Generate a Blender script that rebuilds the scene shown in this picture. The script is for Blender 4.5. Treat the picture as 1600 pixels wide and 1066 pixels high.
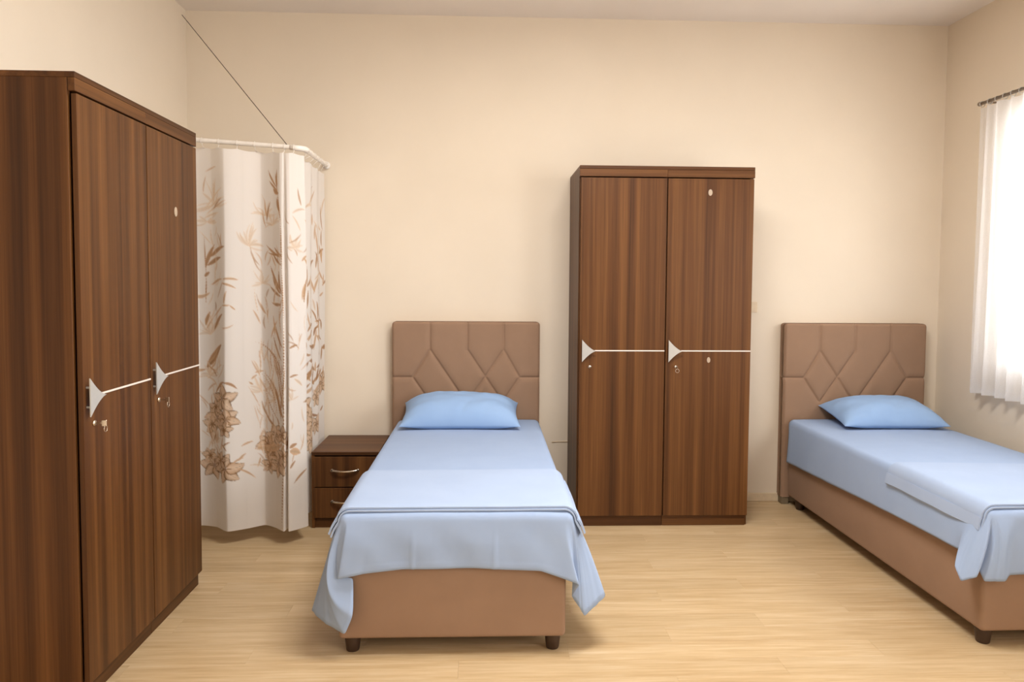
import bpy, bmesh, math, random
import numpy as np
from mathutils import Vector, Matrix, noise

for o in list(bpy.data.objects):
    bpy.data.objects.remove(o)
scene = bpy.context.scene
COL = scene.collection
random.seed(4)

# ------------------------------------------------------------------ camera
cam_d = bpy.data.cameras.new('camera')
cam = bpy.data.objects.new('camera', cam_d)
COL.objects.link(cam)
F_PX, CX, CY = 1169.99, 803.89, 501.26
PITCH, YAW, ROLL, CAM_H = .0517, .0392, .0067, 1.48
cam_d.sensor_width = 36.0
cam_d.lens = F_PX / 1600 * 36
cam_d.shift_x = (800 - CX) / 1600
cam_d.shift_y = (CY - 533) / 1600
cam_d.clip_start = .05
_ex = Vector((math.cos(YAW), -math.sin(YAW), 0))
_ey = Vector((math.sin(YAW), math.cos(YAW), 0))
_z = Vector((0, 0, 1))
_fw = _ey * math.cos(PITCH) - _z * math.sin(PITCH)
_ez = _ey * math.sin(PITCH) + _z * math.cos(PITCH)
_r = _ex * math.cos(ROLL) + _ez * math.sin(ROLL)
_u = _ez * math.cos(ROLL) - _ex * math.sin(ROLL)
cam.matrix_world = Matrix(((_r.x, _u.x, -_fw.x, 0), (_r.y, _u.y, -_fw.y, 0),
                           (_r.z, _u.z, -_fw.z, CAM_H), (0, 0, 0, 1)))
scene.camera = cam

# ------------------------------------------------------------------ room size (metres)
XL, XR, YB, YF, ZC = -1.9246, 3.0745, 4.9675, -2.1, 3.2029
WT = .2                                     # wall thickness
WIN_1 = (2.15, 4.30, 1.02, 2.46)            # right wall, behind the sheer curtain: y0, y1, z0, z1
WIN_2 = (-1.35, 1.05, 1.02, 2.46)           # right wall, nearer than the camera's view
WIN_3 = (-1.1, 2.3, .95, 2.5)               # wall behind the camera: x0, x1, z0, z1

# ------------------------------------------------------------------ light
world = bpy.data.worlds.new('daylight')
scene.world = world
world.use_nodes = True
wbg = world.node_tree.nodes['Background']
wbg.inputs['Color'].default_value = (.86, .93, 1.0, 1)
wbg.inputs['Strength'].default_value = 1.0

def area(name, loc, rot, sx, sy, power, color):
    d = bpy.data.lights.new(name, 'AREA')
    d.shape = 'RECTANGLE'; d.size = sx; d.size_y = sy
    d.energy = power; d.color = color
    o = bpy.data.objects.new(name, d); COL.objects.link(o)
    o.location = loc; o.rotation_euler = rot
    return o
DAY = (.97, .985, 1.0)
area('daylight_window_1', (XR + WT + .06, (WIN_1[0] + WIN_1[1]) / 2, (WIN_1[2] + WIN_1[3]) / 2), (0, math.pi / 2, 0), WIN_1[3] - WIN_1[2], WIN_1[1] - WIN_1[0], 78, DAY)
area('daylight_window_2', (XR + WT + .06, (WIN_2[0] + WIN_2[1]) / 2, (WIN_2[2] + WIN_2[3]) / 2), (0, math.pi / 2, 0), WIN_2[3] - WIN_2[2], WIN_2[1] - WIN_2[0], 140, DAY)
area('daylight_window_3', ((WIN_3[0] + WIN_3[1]) / 2, YF - WT - .06, (WIN_3[2] + WIN_3[3]) / 2), (math.pi / 2, 0, 0), WIN_3[1] - WIN_3[0], WIN_3[3] - WIN_3[2], 6, DAY)

vs = scene.view_settings
vs.view_transform = 'Standard'; vs.look = 'None'; vs.gamma = 1.0
vs.use_curve_mapping = False
vs.exposure = 0.0

# ------------------------------------------------------------------ materials
def srgb(r, g, b):
    f = lambda c: (c / 255 / 12.92) if c <= 10 else ((c / 255 + .055) / 1.055) ** 2.4
    return (f(r), f(g), f(b), 1)

class Mat:
    def __init__(self, name, color=(.8, .8, .8, 1), rough=.6, metal=0, spec=.5):
        self.m = bpy.data.materials.new(name); self.m.use_nodes = True
        self.t = self.m.node_tree; self.n = self.t.nodes
        self.b = self.n['Principled BSDF']
        self.b.inputs['Base Color'].default_value = color
        self.b.inputs['Roughness'].default_value = rough
        self.b.inputs['Metallic'].default_value = metal
        self.b.inputs['Specular IOR Level'].default_value = spec
    def node(self, kind, **kw):
        nd = self.n.new(kind)
        for k, v in kw.items():
            if k in nd.inputs.keys(): nd.inputs[k].default_value = v
            else: setattr(nd, k, v)
        return nd
    def link(self, a, b): self.t.links.new(a, b)
    def coords(self, scale, rnd=0.0, kind='Object'):
        tc = self.node('ShaderNodeTexCoord')
        src = tc.outputs[kind]
        if rnd:
            oi = self.node('ShaderNodeObjectInfo')
            mu = self.node('ShaderNodeMath', operation='MULTIPLY'); mu.inputs[1].default_value = rnd
            self.link(oi.outputs['Random'], mu.inputs[0])
            ad = self.node('ShaderNodeVectorMath', operation='ADD')
            self.link(src, ad.inputs[0]); self.link(mu.outputs[0], ad.inputs[1])
            src = ad.outputs[0]
        mp = self.node('ShaderNodeMapping')
        mp.inputs['Scale'].default_value = scale
        self.link(src, mp.inputs['Vector'])
        return mp.outputs[0]
    def noise(self, vec, scale, detail=3, rough=.55):
        nz = self.node('ShaderNodeTexNoise', Scale=scale, Detail=detail, Roughness=rough)
        self.link(vec, nz.inputs['Vector'])
        return nz.outputs['Fac']
    def ramp(self, fac, stops):
        r = self.node('ShaderNodeValToRGB'); cr = r.color_ramp
        while len(cr.elements) < len(stops): cr.elements.new(.5)
        for e, (p, c) in zip(cr.elements, stops): e.position = p; e.color = c
        self.link(fac, r.inputs[0]); return r.outputs[0]
    def mix(self, fac, a, b, mode='MIX'):
        m = self.node('ShaderNodeMix', data_type='RGBA', blend_type=mode)
        if isinstance(fac, float): m.inputs[0].default_value = fac
        else: self.link(fac, m.inputs[0])
        for s, v in ((6, a), (7, b)):
            if isinstance(v, tuple): m.inputs[s].default_value = v
            else: self.link(v, m.inputs[s])
        return m.outputs[2]
    def bump(self, h, strength=.2, dist=.005):
        b = self.node('ShaderNodeBump', Strength=strength, Distance=dist)
        self.link(h, b.inputs['Height']); self.link(b.outputs[0], self.b.inputs['Normal'])
    def color(self, c): self.link(c, self.b.inputs['Base Color'])

def mat_wall():
    M = Mat('wall_paint', rough=.75, spec=.25)
    n = M.noise(M.coords((1, 1, 1)), 2.2, 4)
    M.color(M.ramp(n, [(.3, srgb(228, 214, 194)), (.7, srgb(232, 218, 198))]))
    f = M.noise(M.coords((1, 1, 1)), 140, 2)
    M.bump(f, .06, .002)
    return M.m

def mat_ceiling():
    M = Mat('ceiling_paint', rough=.85, spec=.2)
    n = M.noise(M.coords((1, 1, 1)), 2.0, 3)
    M.color(M.ramp(n, [(.3, srgb(230, 221, 212)), (.7, srgb(234, 225, 216))]))
    return M.m

def mat_wood(name, grain, tint=.66, rough=.42):
    """walnut laminate; grain = axis the grain runs along"""
    M = Mat(name, rough=rough, spec=.22)
    ax = 'xyz'.index(grain)
    def sc(a, b):
        s = [a, a, a]; s[ax] = b; return tuple(s)
    broad = M.noise(M.coords(sc(16, .22), 7.0), 1.0, 2, .5)
    mid = M.noise(M.coords(sc(38, .55), 3.0), 1.0, 4, .6)
    fine = M.noise(M.coords(sc(190, 2.2), 5.0), 1.0, 3, .6)
    def c(r, g, b): x = srgb(r, g, b); return (x[0] * tint * 1.02, x[1] * tint * .95, x[2] * tint * .92, 1)
    a = M.ramp(broad, [(.32, c(78, 48, 24)), (.5, c(111, 72, 36)), (.68, c(140, 96, 52))])
    b = M.ramp(mid, [(.32, c(70, 41, 19)), (.5, c(110, 71, 36)), (.70, c(142, 98, 55))])
    col = M.mix(.45, a, b)
    d = M.ramp(fine, [(.3, (.72, .70, .68, 1)), (.7, (1.08, 1.08, 1.08, 1))])
    M.color(M.mix(.75, col, d, 'MULTIPLY'))
    M.bump(fine, .05, .001)
    return M.m

def mat_floor():
    M = Mat('oak_laminate', rough=.38, spec=.45)
    a = M.noise(M.coords((.55, 11, 1), 9.0), 1.0, 4, .55)
    b = M.noise(M.coords((3.6, 62, 1), 4.0), 1.0, 4, .62)
    c1 = M.ramp(a, [(.28, srgb(190, 158, 114)), (.5, srgb(211, 182, 139)), (.72, srgb(226, 200, 161))])
    c2 = M.ramp(b, [(.3, srgb(186, 154, 110)), (.5, srgb(212, 183, 140)), (.72, srgb(233, 211, 176))])
    col = M.mix(.5, c1, c2)
    oi = M.node('ShaderNodeObjectInfo')
    t = M.ramp(oi.outputs['Random'], [(0, (.80, .79, .78, 1)), (1, (.90, .90, .91, 1))])
    M.color(M.mix(1.0, col, t, 'MULTIPLY'))
    M.bump(b, .04, .001)
    return M.m

def mat_fabric(name, c0, c1, scale=900, rough=.9, sheen=.2, bump=.15):
    M = Mat(name, rough=rough, spec=.2)
    M.b.inputs['Sheen Weight'].default_value = sheen
    n = M.noise(M.coords((1, 1, 1)), 6.0, 4)
    M.color(M.ramp(n, [(.3, c0), (.7, c1)]))
    M.bump(M.noise(M.coords((1, 1, 1)), scale, 2), bump, .001)
    return M.m

def mat_print():
    """printed curtain cloth; the print is carried by the mesh's colour attribute"""
    M = Mat('printed_curtain_cloth', rough=.7, spec=.25)
    at = M.node('ShaderNodeAttribute', attribute_name='print')
    M.color(at.outputs['Color'])
    tr = M.node('ShaderNodeBsdfTranslucent')
    M.link(at.outputs['Color'], tr.inputs['Color'])
    mx = M.node('ShaderNodeMixShader'); mx.inputs[0].default_value = .3
    M.link(M.b.outputs[0], mx.inputs[1]); M.link(tr.outputs[0], mx.inputs[2])
    M.link(mx.outputs[0], M.n['Material Output'].inputs['Surface'])
    return M.m

def mat_sheer():
    M = Mat('sheer_voile', srgb(245, 242, 240), rough=.8, spec=.1)
    tr = M.node('ShaderNodeBsdfTranslucent'); tr.inputs['Color'].default_value = (.92, .91, .90, 1)
    tp = M.node('ShaderNodeBsdfTransparent')
    m1 = M.node('ShaderNodeMixShader'); m1.inputs[0].default_value = .5
    M.link(M.b.outputs[0], m1.inputs[1]); M.link(tr.outputs[0], m1.inputs[2])
    m2 = M.node('ShaderNodeMixShader')
    wv = M.noise(M.coords((1, 1, 1)), 700, 1)
    M.link(M.ramp(wv, [(.35, (.14, .14, .14, 1)), (.65, (.26, .26, .26, 1))]), m2.inputs[0])
    M.link(m1.outputs[0], m2.inputs[1]); M.link(tp.outputs[0], m2.inputs[2])
    M.link(m2.outputs[0], M.n['Material Output'].inputs['Surface'])
    return M.m

def mat_glass():
    M = Mat('window_glass', rough=.02)
    tp = M.node('ShaderNodeBsdfTransparent'); gl = M.node('ShaderNodeBsdfGlossy'); gl.inputs['Roughness'].default_value = .02
    mx = M.node('ShaderNodeMixShader'); mx.inputs[0].default_value = .06
    M.link(tp.outputs[0], mx.inputs[1]); M.link(gl.outputs[0], mx.inputs[2])
    M.link(mx.outputs[0], M.n['Material Output'].inputs['Surface'])
    return M.m

def mat_plain(name, c, rough=.5, metal=0, var=.06):
    M = Mat(name, c, rough, metal)
    n = M.noise(M.coords((1, 1, 1)), 25, 3)
    lo = tuple(x * (1 - var) for x in c[:3]) + (1,); hi = tuple(min(1, x * (1 + var)) for x in c[:3]) + (1,)
    M.color(M.ramp(n, [(.3, lo), (.7, hi)]))
    return M.m

MW = mat_wall(); MC = mat_ceiling(); MFL = mat_floor()
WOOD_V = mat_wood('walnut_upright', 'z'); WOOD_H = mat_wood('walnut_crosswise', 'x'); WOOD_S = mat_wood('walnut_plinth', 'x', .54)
DARK = mat_plain('recess_dark', srgb(34, 22, 14), .8)
UPH = mat_fabric('taupe_upholstery', srgb(148, 119, 97), srgb(154, 124, 101), 1400, .9, .04, .1)
SHEET = mat_fabric('light_blue_cotton', srgb(154, 173, 204), srgb(158, 177, 207), 1500, .88, .04, .08)
SPREAD = mat_fabric('pale_blue_spread', srgb(162, 179, 207), srgb(166, 183, 210), 1100, .88, .04, .12)
PILLOW = mat_fabric('pillow_blue_cotton', srgb(143, 172, 211), srgb(148, 177, 215), 1500, .85, .04, .08)
TICK = mat_fabric('mattress_ticking', srgb(225, 222, 214), srgb(232, 229, 222), 800)
LEG = mat_plain('dark_stained_leg', srgb(58, 38, 24), .45)
GLIDE = mat_plain('headboard_glide', srgb(120, 105, 82), .6)
STEEL = mat_plain('brushed_nickel', srgb(196, 195, 191), .40, .4, .04)
CHROME = mat_plain('polished_metal', srgb(215, 205, 190), .22, 1.0, .03)
STRIP = mat_plain('satin_inlay', srgb(232, 222, 212), .45, .1, .03)
PVC = mat_plain('white_plastic', srgb(240, 232, 222), .4)
CREAM = mat_plain('cream_trim', srgb(222, 202, 172), .5)
DISC = mat_plain('pale_disc', srgb(178, 158, 136), .5)
WIRE = mat_plain('dark_wire', srgb(70, 48, 30), .5)
BROD = mat_plain('nickel_rod', srgb(150, 136, 122), .35, .7)
FRAME = mat_plain('white_window_frame', srgb(235, 232, 226), .4)
PRINT = mat_print(); SHEER = mat_sheer(); GLASS = mat_glass()

# ------------------------------------------------------------------ builders
def link(o, parent=None):
    COL.objects.link(o)
    if parent is not None: o.parent = parent
    return o

def obj(name, verts, faces, mat, parent=None, smooth=False):
    me = bpy.data.meshes.new(name)
    me.from_pydata([tuple(v) for v in verts], [], faces)
    me.materials.append(mat)
    if smooth: me.polygons.foreach_set('use_smooth', [True] * len(me.polygons))
    me.update()
    return link(bpy.data.objects.new(name, me), parent)

def bm_obj(name, bm, mat, parent=None, smooth=False):
    bmesh.ops.recalc_face_normals(bm, faces=bm.faces)
    me = bpy.data.meshes.new(name); bm.to_mesh(me); bm.free()
    me.materials.append(mat)
    if smooth: me.polygons.foreach_set('use_smooth', [True] * len(me.polygons))
    return link(bpy.data.objects.new(name, me), parent)

def add_box(bm, a, b, bevel=0, seg=2):
    r = bmesh.ops.create_cube(bm, size=1)
    c = [(a[i] + b[i]) / 2 for i in range(3)]; s = [abs(b[i] - a[i]) for i in range(3)]
    for v in r['verts']:
        v.co = Vector((v.co.x * s[0] + c[0], v.co.y * s[1] + c[1], v.co.z * s[2] + c[2]))
    if bevel:
        ed = list({e for v in r['verts'] for e in v.link_edges})
        bmesh.ops.bevel(bm, geom=ed, offset=bevel, segments=seg, profile=.5, affect='EDGES')

def box(name, a, b, mat, parent=None, bevel=0, seg=2, smooth=False):
    bm = bmesh.new(); add_box(bm, a, b, bevel, seg)
    return bm_obj(name, bm, mat, parent, smooth)

def add_tube(bm, pts, rad, seg=12, cap=True):
    """tube along a polyline; rad may be a list"""
    pts = [Vector(p) for p in pts]; rings = []
    for i, p in enumerate(pts):
        t = (pts[min(i + 1, len(pts) - 1)] - pts[max(i - 1, 0)]).normalized()
        ref = Vector((0, 0, 1)) if abs(t.z) < .9 else Vector((1, 0, 0))
        a = t.cross(ref).normalized(); b = t.cross(a).normalized()
        r = rad[i] if isinstance(rad, (list, tuple)) else rad
        rings.append([bm.verts.new(p + (a * math.cos(2 * math.pi * k / seg) + b * math.sin(2 * math.pi * k / seg)) * r) for k in range(seg)])
    for i in range(len(rings) - 1):
        for k in range(seg):
            bm.faces.new((rings[i][k], rings[i][(k + 1) % seg], rings[i + 1][(k + 1) % seg], rings[i + 1][k]))
    if cap:
        bm.faces.new(rings[0][::-1]); bm.faces.new(rings[-1])

def tube(name, pts, rad, mat, parent=None, seg=12):
    bm = bmesh.new(); add_tube(bm, pts, rad, seg)
    return bm_obj(name, bm, mat, parent, True)

def torus(name, c, normal, R, r, mat, parent=None, n=18, m=8):
    nv = Vector(normal).normalized()
    ref = Vector((0, 0, 1)) if abs(nv.z) < .9 else Vector((1, 0, 0))
    a = nv.cross(ref).normalized(); b = nv.cross(a)
    V = []; Fc = []
    for i in range(n):
        t = 2 * math.pi * i / n; d = a * math.cos(t) + b * math.sin(t)
        for k in range(m):
            q = 2 * math.pi * k / m
            V.append(Vector(c) + d * (R + r * math.cos(q)) + nv * (r * math.sin(q)))
    for i in range(n):
        for k in range(m):
            Fc.append((i * m + k, ((i + 1) % n) * m + k, ((i + 1) % n) * m + (k + 1) % m, i * m + (k + 1) % m))
    return obj(name, V, Fc, mat, parent, True)

def grid_faces(nu, nv):
    return [(i * nv + j, (i + 1) * nv + j, (i + 1) * nv + j + 1, i * nv + j + 1) for i in range(nu - 1) for j in range(nv - 1)]

def thing(name, label, cat, loc=(0, 0, 0), rz=0, group=None):
    o = bpy.data.objects.new(name, None); COL.objects.link(o)
    o.location = loc; o.rotation_euler = (0, 0, rz); o.empty_display_size = .1
    return tag(o, label, cat, group)

def tag(o, label, cat, group=None):
    o['label'] = label; o['category'] = cat
    if group: o['group'] = group
    return o

def struct(o, label=None):
    o['kind'] = 'structure'
    if label: o['label'] = label
    return o

# ------------------------------------------------------------------ room shell
def wall_with_holes(name, along, fixed0, fixed1, a0, a1, z0, z1, holes, mat):
    """wall slab lying along x or y, with rectangular openings (a0, a1, z0, z1)"""
    bm = bmesh.new()
    cuts = sorted({a0, a1} | {h[0] for h in holes} | {h[1] for h in holes})
    for p, q in zip(cuts[:-1], cuts[1:]):
        hs = [h for h in holes if h[0] <= p + 1e-6 and h[1] >= q - 1e-6]
        spans = [(z0, hs[0][2]), (hs[0][3], z1)] if hs else [(z0, z1)]
        for s, t in spans:
            if along == 'x': add_box(bm, (p, fixed0, s), (q, fixed1, t))
            else: add_box(bm, (fixed0, p, s), (fixed1, q, t))
    bmesh.ops.remove_doubles(bm, verts=bm.verts, dist=1e-5)
    return bm_obj(name, bm, mat)

struct(box('wall_back', (XL - WT, YB, -.1), (XR + WT, YB + WT, ZC + .1), MW), 'cream painted back wall behind the headboards')
struct(box('wall_left', (XL - WT, YF - WT, -.1), (XL, YB, ZC + .1), MW), 'cream painted left wall behind the near wardrobe')
struct(wall_with_holes('wall_right', 'y', XR, XR + WT, YF - WT, YB, -.1, ZC + .1, [WIN_2, WIN_1], MW), 'cream painted right wall with the curtained window')
struct(wall_with_holes('wall_front', 'x', YF - WT, YF, XL, XR, -.1, ZC + .1, [WIN_3], MW), 'cream painted wall opposite the headboards')
struct(box('ceiling', (XL, YF, ZC), (XR, YB, ZC + .1), MC), 'off white painted ceiling')

# floor: slab, laminate planks where the photograph sees them
floor = struct(box('floor', (XL, YF, -.08), (XR, YB, -.008), MFL), 'light oak laminate floor')
PW, PL = .132, 1.26
y = YB; row = 0
plank_meshes = {}
while y > .75:
    y0 = y - PW
    x = XL - (row * .437 % PL)
    while x < XR:
        a, b = max(x, XL), min(x + PL, XR)
        if b - a > .02:
            ln = round(b - a, 4)
            if ln not in plank_meshes:
                bm = bmesh.new(); add_box(bm, (.00015, .00015, -.008), (ln - .00015, PW - .00015, 0), .0003, 1)
                me = bpy.data.meshes.new('plank'); bm.to_mesh(me); bm.free(); me.materials.append(MFL)
                plank_meshes[ln] = me
            p = link(bpy.data.objects.new('plank', plank_meshes[ln]), floor)
            p.location = (a, y0, 0)
        x += PL
    y = y0; row += 1
box('floor_remainder', (XL, YF, -.008), (XR, y, 0), MFL, floor)

def skirting(name, a, b):
    bm = bmesh.new(); add_box(bm, a, b, .004, 2)
    return struct(bm_obj(name, bm, CREAM))
skirting('baseboard_back', (XL, YB - .014, 0), (XR, YB, .058))
skirting('baseboard_right', (XR - .014, YF, 0), (XR, YB - .014, .058))
skirting('baseboard_left', (XL, YF, 0), (XL + .014, YB - .014, .058))

def window(name, along, at_, r, n):
    """frame, mullions and panes set into an opening; at_ = plane of the frame"""
    a0, a1, z0, z1 = r
    def bx(nm, a, b, s, t, d0, d1, mat, par, bev=.004):
        if along == 'y': return box(nm, (at_ + d0, a, s), (at_ + d1, b, t), mat, par, bev)
        return box(nm, (a, at_ - d1, s), (b, at_ - d0, t), mat, par, bev)
    bm = bmesh.new()
    w = .05
    for a, b, s, t in ((a0, a1, z0, z0 + w), (a0, a1, z1 - w, z1), (a0, a0 + w, z0 + w, z1 - w), (a1 - w, a1, z0 + w, z1 - w)):
        if along == 'y': add_box(bm, (at_, a, s), (at_ + .06, b, t), .003)
        else: add_box(bm, (a, at_ - .06, s), (b, at_, t), .003)
    root = struct(bm_obj(name, bm, FRAME))
    step = (a1 - a0) / n
    for k in range(1, n): bx('mullion', a0 + step * k - .025, a0 + step * k + .025, z0 + w, z1 - w, .003, .057, FRAME, root)
    for k in range(n): bx('pane', a0 + step * k + .026, a0 + step * (k + 1) - .026, z0 + w, z1 - w, .026, .032, GLASS, root, 0)
    return root
window('window_1', 'y', XR + .10, WIN_1, 3)
window('window_2', 'y', XR + .10, WIN_2, 3)
window('window_3', 'x', YF - .10, WIN_3, 4)
bm = bmesh.new(); add_box(bm, (XR - .02, WIN_1[0] - .03, WIN_1[2] - .03), (XR + .10, WIN_1[1] + .03, WIN_1[2]), .004)
struct(bm_obj('trim_1', bm, FRAME))

# ------------------------------------------------------------------ ceiling lamp
LAMP_W = 86
def ceiling_lamp(x, y, w, d):
    t = thing('ceiling_lamp', 'flat white panel lamp mounted on the ceiling', 'lamp', (x, y, ZC))
    bm = bmesh.new()
    for a, b in (((-w / 2, -d / 2), (w / 2, -d / 2 + .02)), ((-w / 2, d / 2 - .02), (w / 2, d / 2)), ((-w / 2, -d / 2 + .02), (-w / 2 + .02, d / 2 - .02)), ((w / 2 - .02, -d / 2 + .02), (w / 2, d / 2 - .02))):
        add_box(bm, (a[0], a[1], -.045), (b[0], b[1], -.0005), .003)
    bm_obj('housing', bm, FRAME, t)
    box('diffuser', (-w / 2 + .02, -d / 2 + .02, -.030), (w / 2 - .02, d / 2 - .02, -.026), PVC, t)
    l = area('panel_light', (0, 0, -.036), (0, 0, 0), w - .05, d - .05, LAMP_W, (1.0, .985, .965))
    l.parent = t
    return t
ceiling_lamp(.55, 2.65, 1.2, .6)

# ------------------------------------------------------------------ wardrobes
WW, WD, WH = 1.0502, .5127, 2.1728
def triangle_pull(parent, x, z):
    """flared triangular pull with hollow-curved sides, base upright, apex pointing right"""
    hh, ln, n = .067, .086, 9
    up = []
    for i in range(n + 1):
        t = i / n
        up.append((ln * t, hh * (1 - t) ** 1.6))
    out = [(px, pz) for px, pz in up] + [(px, -pz) for px, pz in up[-2::-1]]
    V = []; N = len(out)
    for k, (px, pz) in enumerate(out):                  # face side: stands furthest off the door along the base
        V.append((x + px, -.018 - .012 * (px / ln), z + pz))
    for px, pz in out: V.append((x + px, -.014 - .012 * (px / ln), z + pz))
    Fc = []
    half = N // 2
    for k in range(half):                               # strips between the upper and lower outline
        a, b, c, d = k, k + 1, N - 2 - k, N - 1 - k
        if c == b: Fc.append((a, b, d)); Fc.append((N + a, N + d, N + b))
        else: Fc.append((a, b, c, d)); Fc.append((N + a, N + d, N + c, N + b))
    for k in range(N): Fc.append((k, N + k, N + (k + 1) % N, (k + 1) % N))
    o = obj('handle', V, Fc, STEEL, parent)
    bm = bmesh.new(); bm.from_mesh(o.data)
    for zz in (-.034, .034): add_tube(bm, [(x + .008, .001, z + zz), (x + .008, -.016, z + zz)], .004, 10)
    bmesh.ops.recalc_face_normals(bm, faces=bm.faces); bm.to_mesh(o.data); bm.free()
    o['label'] = 'silver triangular door pull'
    return o

def wardrobe(label, loc, rz, key_left, key_right, discs):
    w = thing('wardrobe', label, 'wardrobe', loc, rz, 'two-door walnut wardrobes')
    t = .018; cap = .064; pl = .066; dth = .018
    f = dth + .008                                       # carcass front, doors stand in front of it
    box('side_panel', (0, f, 0), (t, WD, WH - .02), WOOD_V, w, .001, 1)
    box('side_panel', (WW - t, f, 0), (WW, WD, WH - .02), WOOD_V, w, .001, 1)
    box('back_panel', (t, WD - .006, .03), (WW - t, WD, WH - .02), WOOD_V, w)
    box('top_panel', (0, 0, WH - .02), (WW, WD, WH), WOOD_H, w, .0015, 1)
    box('bottom_panel', (t, f, pl), (WW - t, WD - .01, pl + t), WOOD_H, w)
    box('partition', (WW / 2 - .009, f, pl), (WW / 2 + .009, WD - .01, WH - cap), WOOD_V, w)
    box('top_fascia', (0, 0, WH - cap), (WW / 2 - .0006, .024, WH - .0205), WOOD_H, w, .001, 1)
    box('top_fascia', (WW / 2 + .0006, 0, WH - cap), (WW, .024, WH - .0205), WOOD_H, w, .001, 1)
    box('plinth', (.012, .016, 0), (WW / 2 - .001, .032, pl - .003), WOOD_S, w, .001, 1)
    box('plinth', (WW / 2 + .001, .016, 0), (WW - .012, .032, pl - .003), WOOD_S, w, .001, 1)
    zt = 1.072
    for k, (x0, x1, key) in enumerate(((.008, WW / 2 - .0035, key_left), (WW / 2 + .0035, WW - .004, key_right))):
        d = box('door', (x0, 0, pl), (x1, dth, WH - cap - .007), WOOD_V, w, .0015, 2)
        triangle_pull(d, x0 + .014, zt)
        s = box('inlay_strip', (x0 + .092, -.003, zt - .0035), (x1, .001, zt + .0035), STRIP, d, .0008, 1)
        s['label'] = 'thin pale metal inlay line'
        lx, lz = x0 + .062, zt - .096
        tube('lock', [(lx, .002, lz), (lx, -.007, lz)], .0095, CHROME, d, 16)
        if key:
            bm = bmesh.new()
            add_box(bm, (lx - .001, -.030, lz - .003), (lx + .001, -.006, lz + .003))
            for i in range(1): add_box(bm, (lx - .0012, -.046, lz - .012), (lx + .0012, -.028, lz + .010), .001, 1)
            bm_obj('key', bm, CHROME, d)
            if key == 'tag':
                torus('key_ring', (lx, -.042, lz - .020), (0, 1, 0), .011, .0012, CHROME, d, 16, 6)
        for (dk, dx, dz, rw, rh) in discs:
            if dk == k:
                n = 20
                V = [(dx + rw * math.cos(2 * math.pi * i / n), yy, dz + rh * math.sin(2 * math.pi * i / n)) for yy in (-.0025, .001) for i in range(n)]
                Fc = [tuple(range(n))[::-1], tuple(range(n, 2 * n))] + [(i, (i + 1) % n, n + (i + 1) % n, n + i) for i in range(n)]
                obj('number_disc', V, Fc, DISC, d)['label'] = 'small pale oval disc on the door'
    return w

wardrobe('dark walnut two-door wardrobe standing against the back wall between the two beds', (.5565, 4.4482, 0), 0, None, 'tag',
         [(1, .7815, 2.02, .012, .019), (1, .7905, 1.018, .010, .017)])
wardrobe('dark walnut two-door wardrobe in the left foreground, side on, beside the flowered curtain', (-1.3719, 2.5904, 0), math.pi / 2, 'tag', 'tag',
         [(1, .800, 1.78, .015, .021)])

# ------------------------------------------------------------------ beds
BEDS = {1: -.123, 2: 2.474}
BFY = 2.906                                              # foot of both beds
HBW, HBH, HBT = .9659, 1.2177, .0946
BL = YB - .002 - HBT - BFY                               # base length

def seg_dist(px, pz, a, b):
    ax, az = a; bx, bz = b
    dx, dz = bx - ax, bz - az
    t = np.clip(((px - ax) * dx + (pz - az) * dz) / (dx * dx + dz * dz), 0, 1)
    return np.hypot(px - ax - t * dx, pz - az - t * dz)

def headboard(parent, seams):
    """quilted board; seams = segments in metres from the top left corner (right, down)"""
    nu, nv = 190, 236
    z0 = .05
    us = np.linspace(0, 1, nu); vs_ = np.linspace(0, 1, nv)
    Z = z0 + (HBH - z0) * vs_
    rc = .022
    V = []
    U, VV = np.meshgrid(us, Z, indexing='ij')
    hw = np.full_like(Z, HBW / 2)
    k = Z > HBH - rc
    hw[k] = HBW / 2 - rc + np.sqrt(np.maximum(0, rc ** 2 - (Z[k] - (HBH - rc)) ** 2))
    X = (U * 2 - 1) * hw[None, :]
    mx, mz = X + HBW / 2, HBH - VV
    d = np.full_like(X, 9.)
    for a, b in seams: d = np.minimum(d, seg_dist(mx, mz, a, b))
    puff = -.0085 * np.exp(-(d / .0055) ** 2) - .006 * np.exp(-(d / .022) ** 2)
    edge = np.minimum(np.minimum(hw[None, :] - np.abs(X), HBH - VV), .018)
    rr = .018
    edge = np.clip(edge, 0, rr)
    rnd = rr - np.sqrt(np.maximum(0, rr ** 2 - (rr - edge) ** 2))
    crown = .010 * (1 - (2 * U - 1) ** 2)
    Y = .012 + rnd - puff - crown + .004
    Y0 = np.clip(Y, 0, None)
    front = np.stack([X, Y0, VV], -1).reshape(-1, 3)
    n = nu * nv
    Fc = [tuple(q) for q in grid_faces(nu, nv)]
    V = [tuple(p) for p in front]
    rim = [(0, j) for j in range(nv)] + [(i, nv - 1) for i in range(1, nu)] + [(nu - 1, j) for j in range(nv - 2, -1, -1)] + [(i, 0) for i in range(nu - 2, 0, -1)]
    base = len(V)
    for i, j in rim:
        p = V[i * nv + j]; V.append((p[0], HBT, p[2]))
    L = len(rim)
    for q in range(L):
        i, j = rim[q]; i2, j2 = rim[(q + 1) % L]
        Fc.append((i * nv + j, base + q, base + (q + 1) % L, i2 * nv + j2))
    Fc.append(tuple(range(base, base + L)))
    o = obj('headboard', V, Fc, UPH, parent, True)
    o.location = (0, BL, 0)
    o['label'] = 'tall taupe headboard with stitched diagonal seams'
    return o

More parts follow.
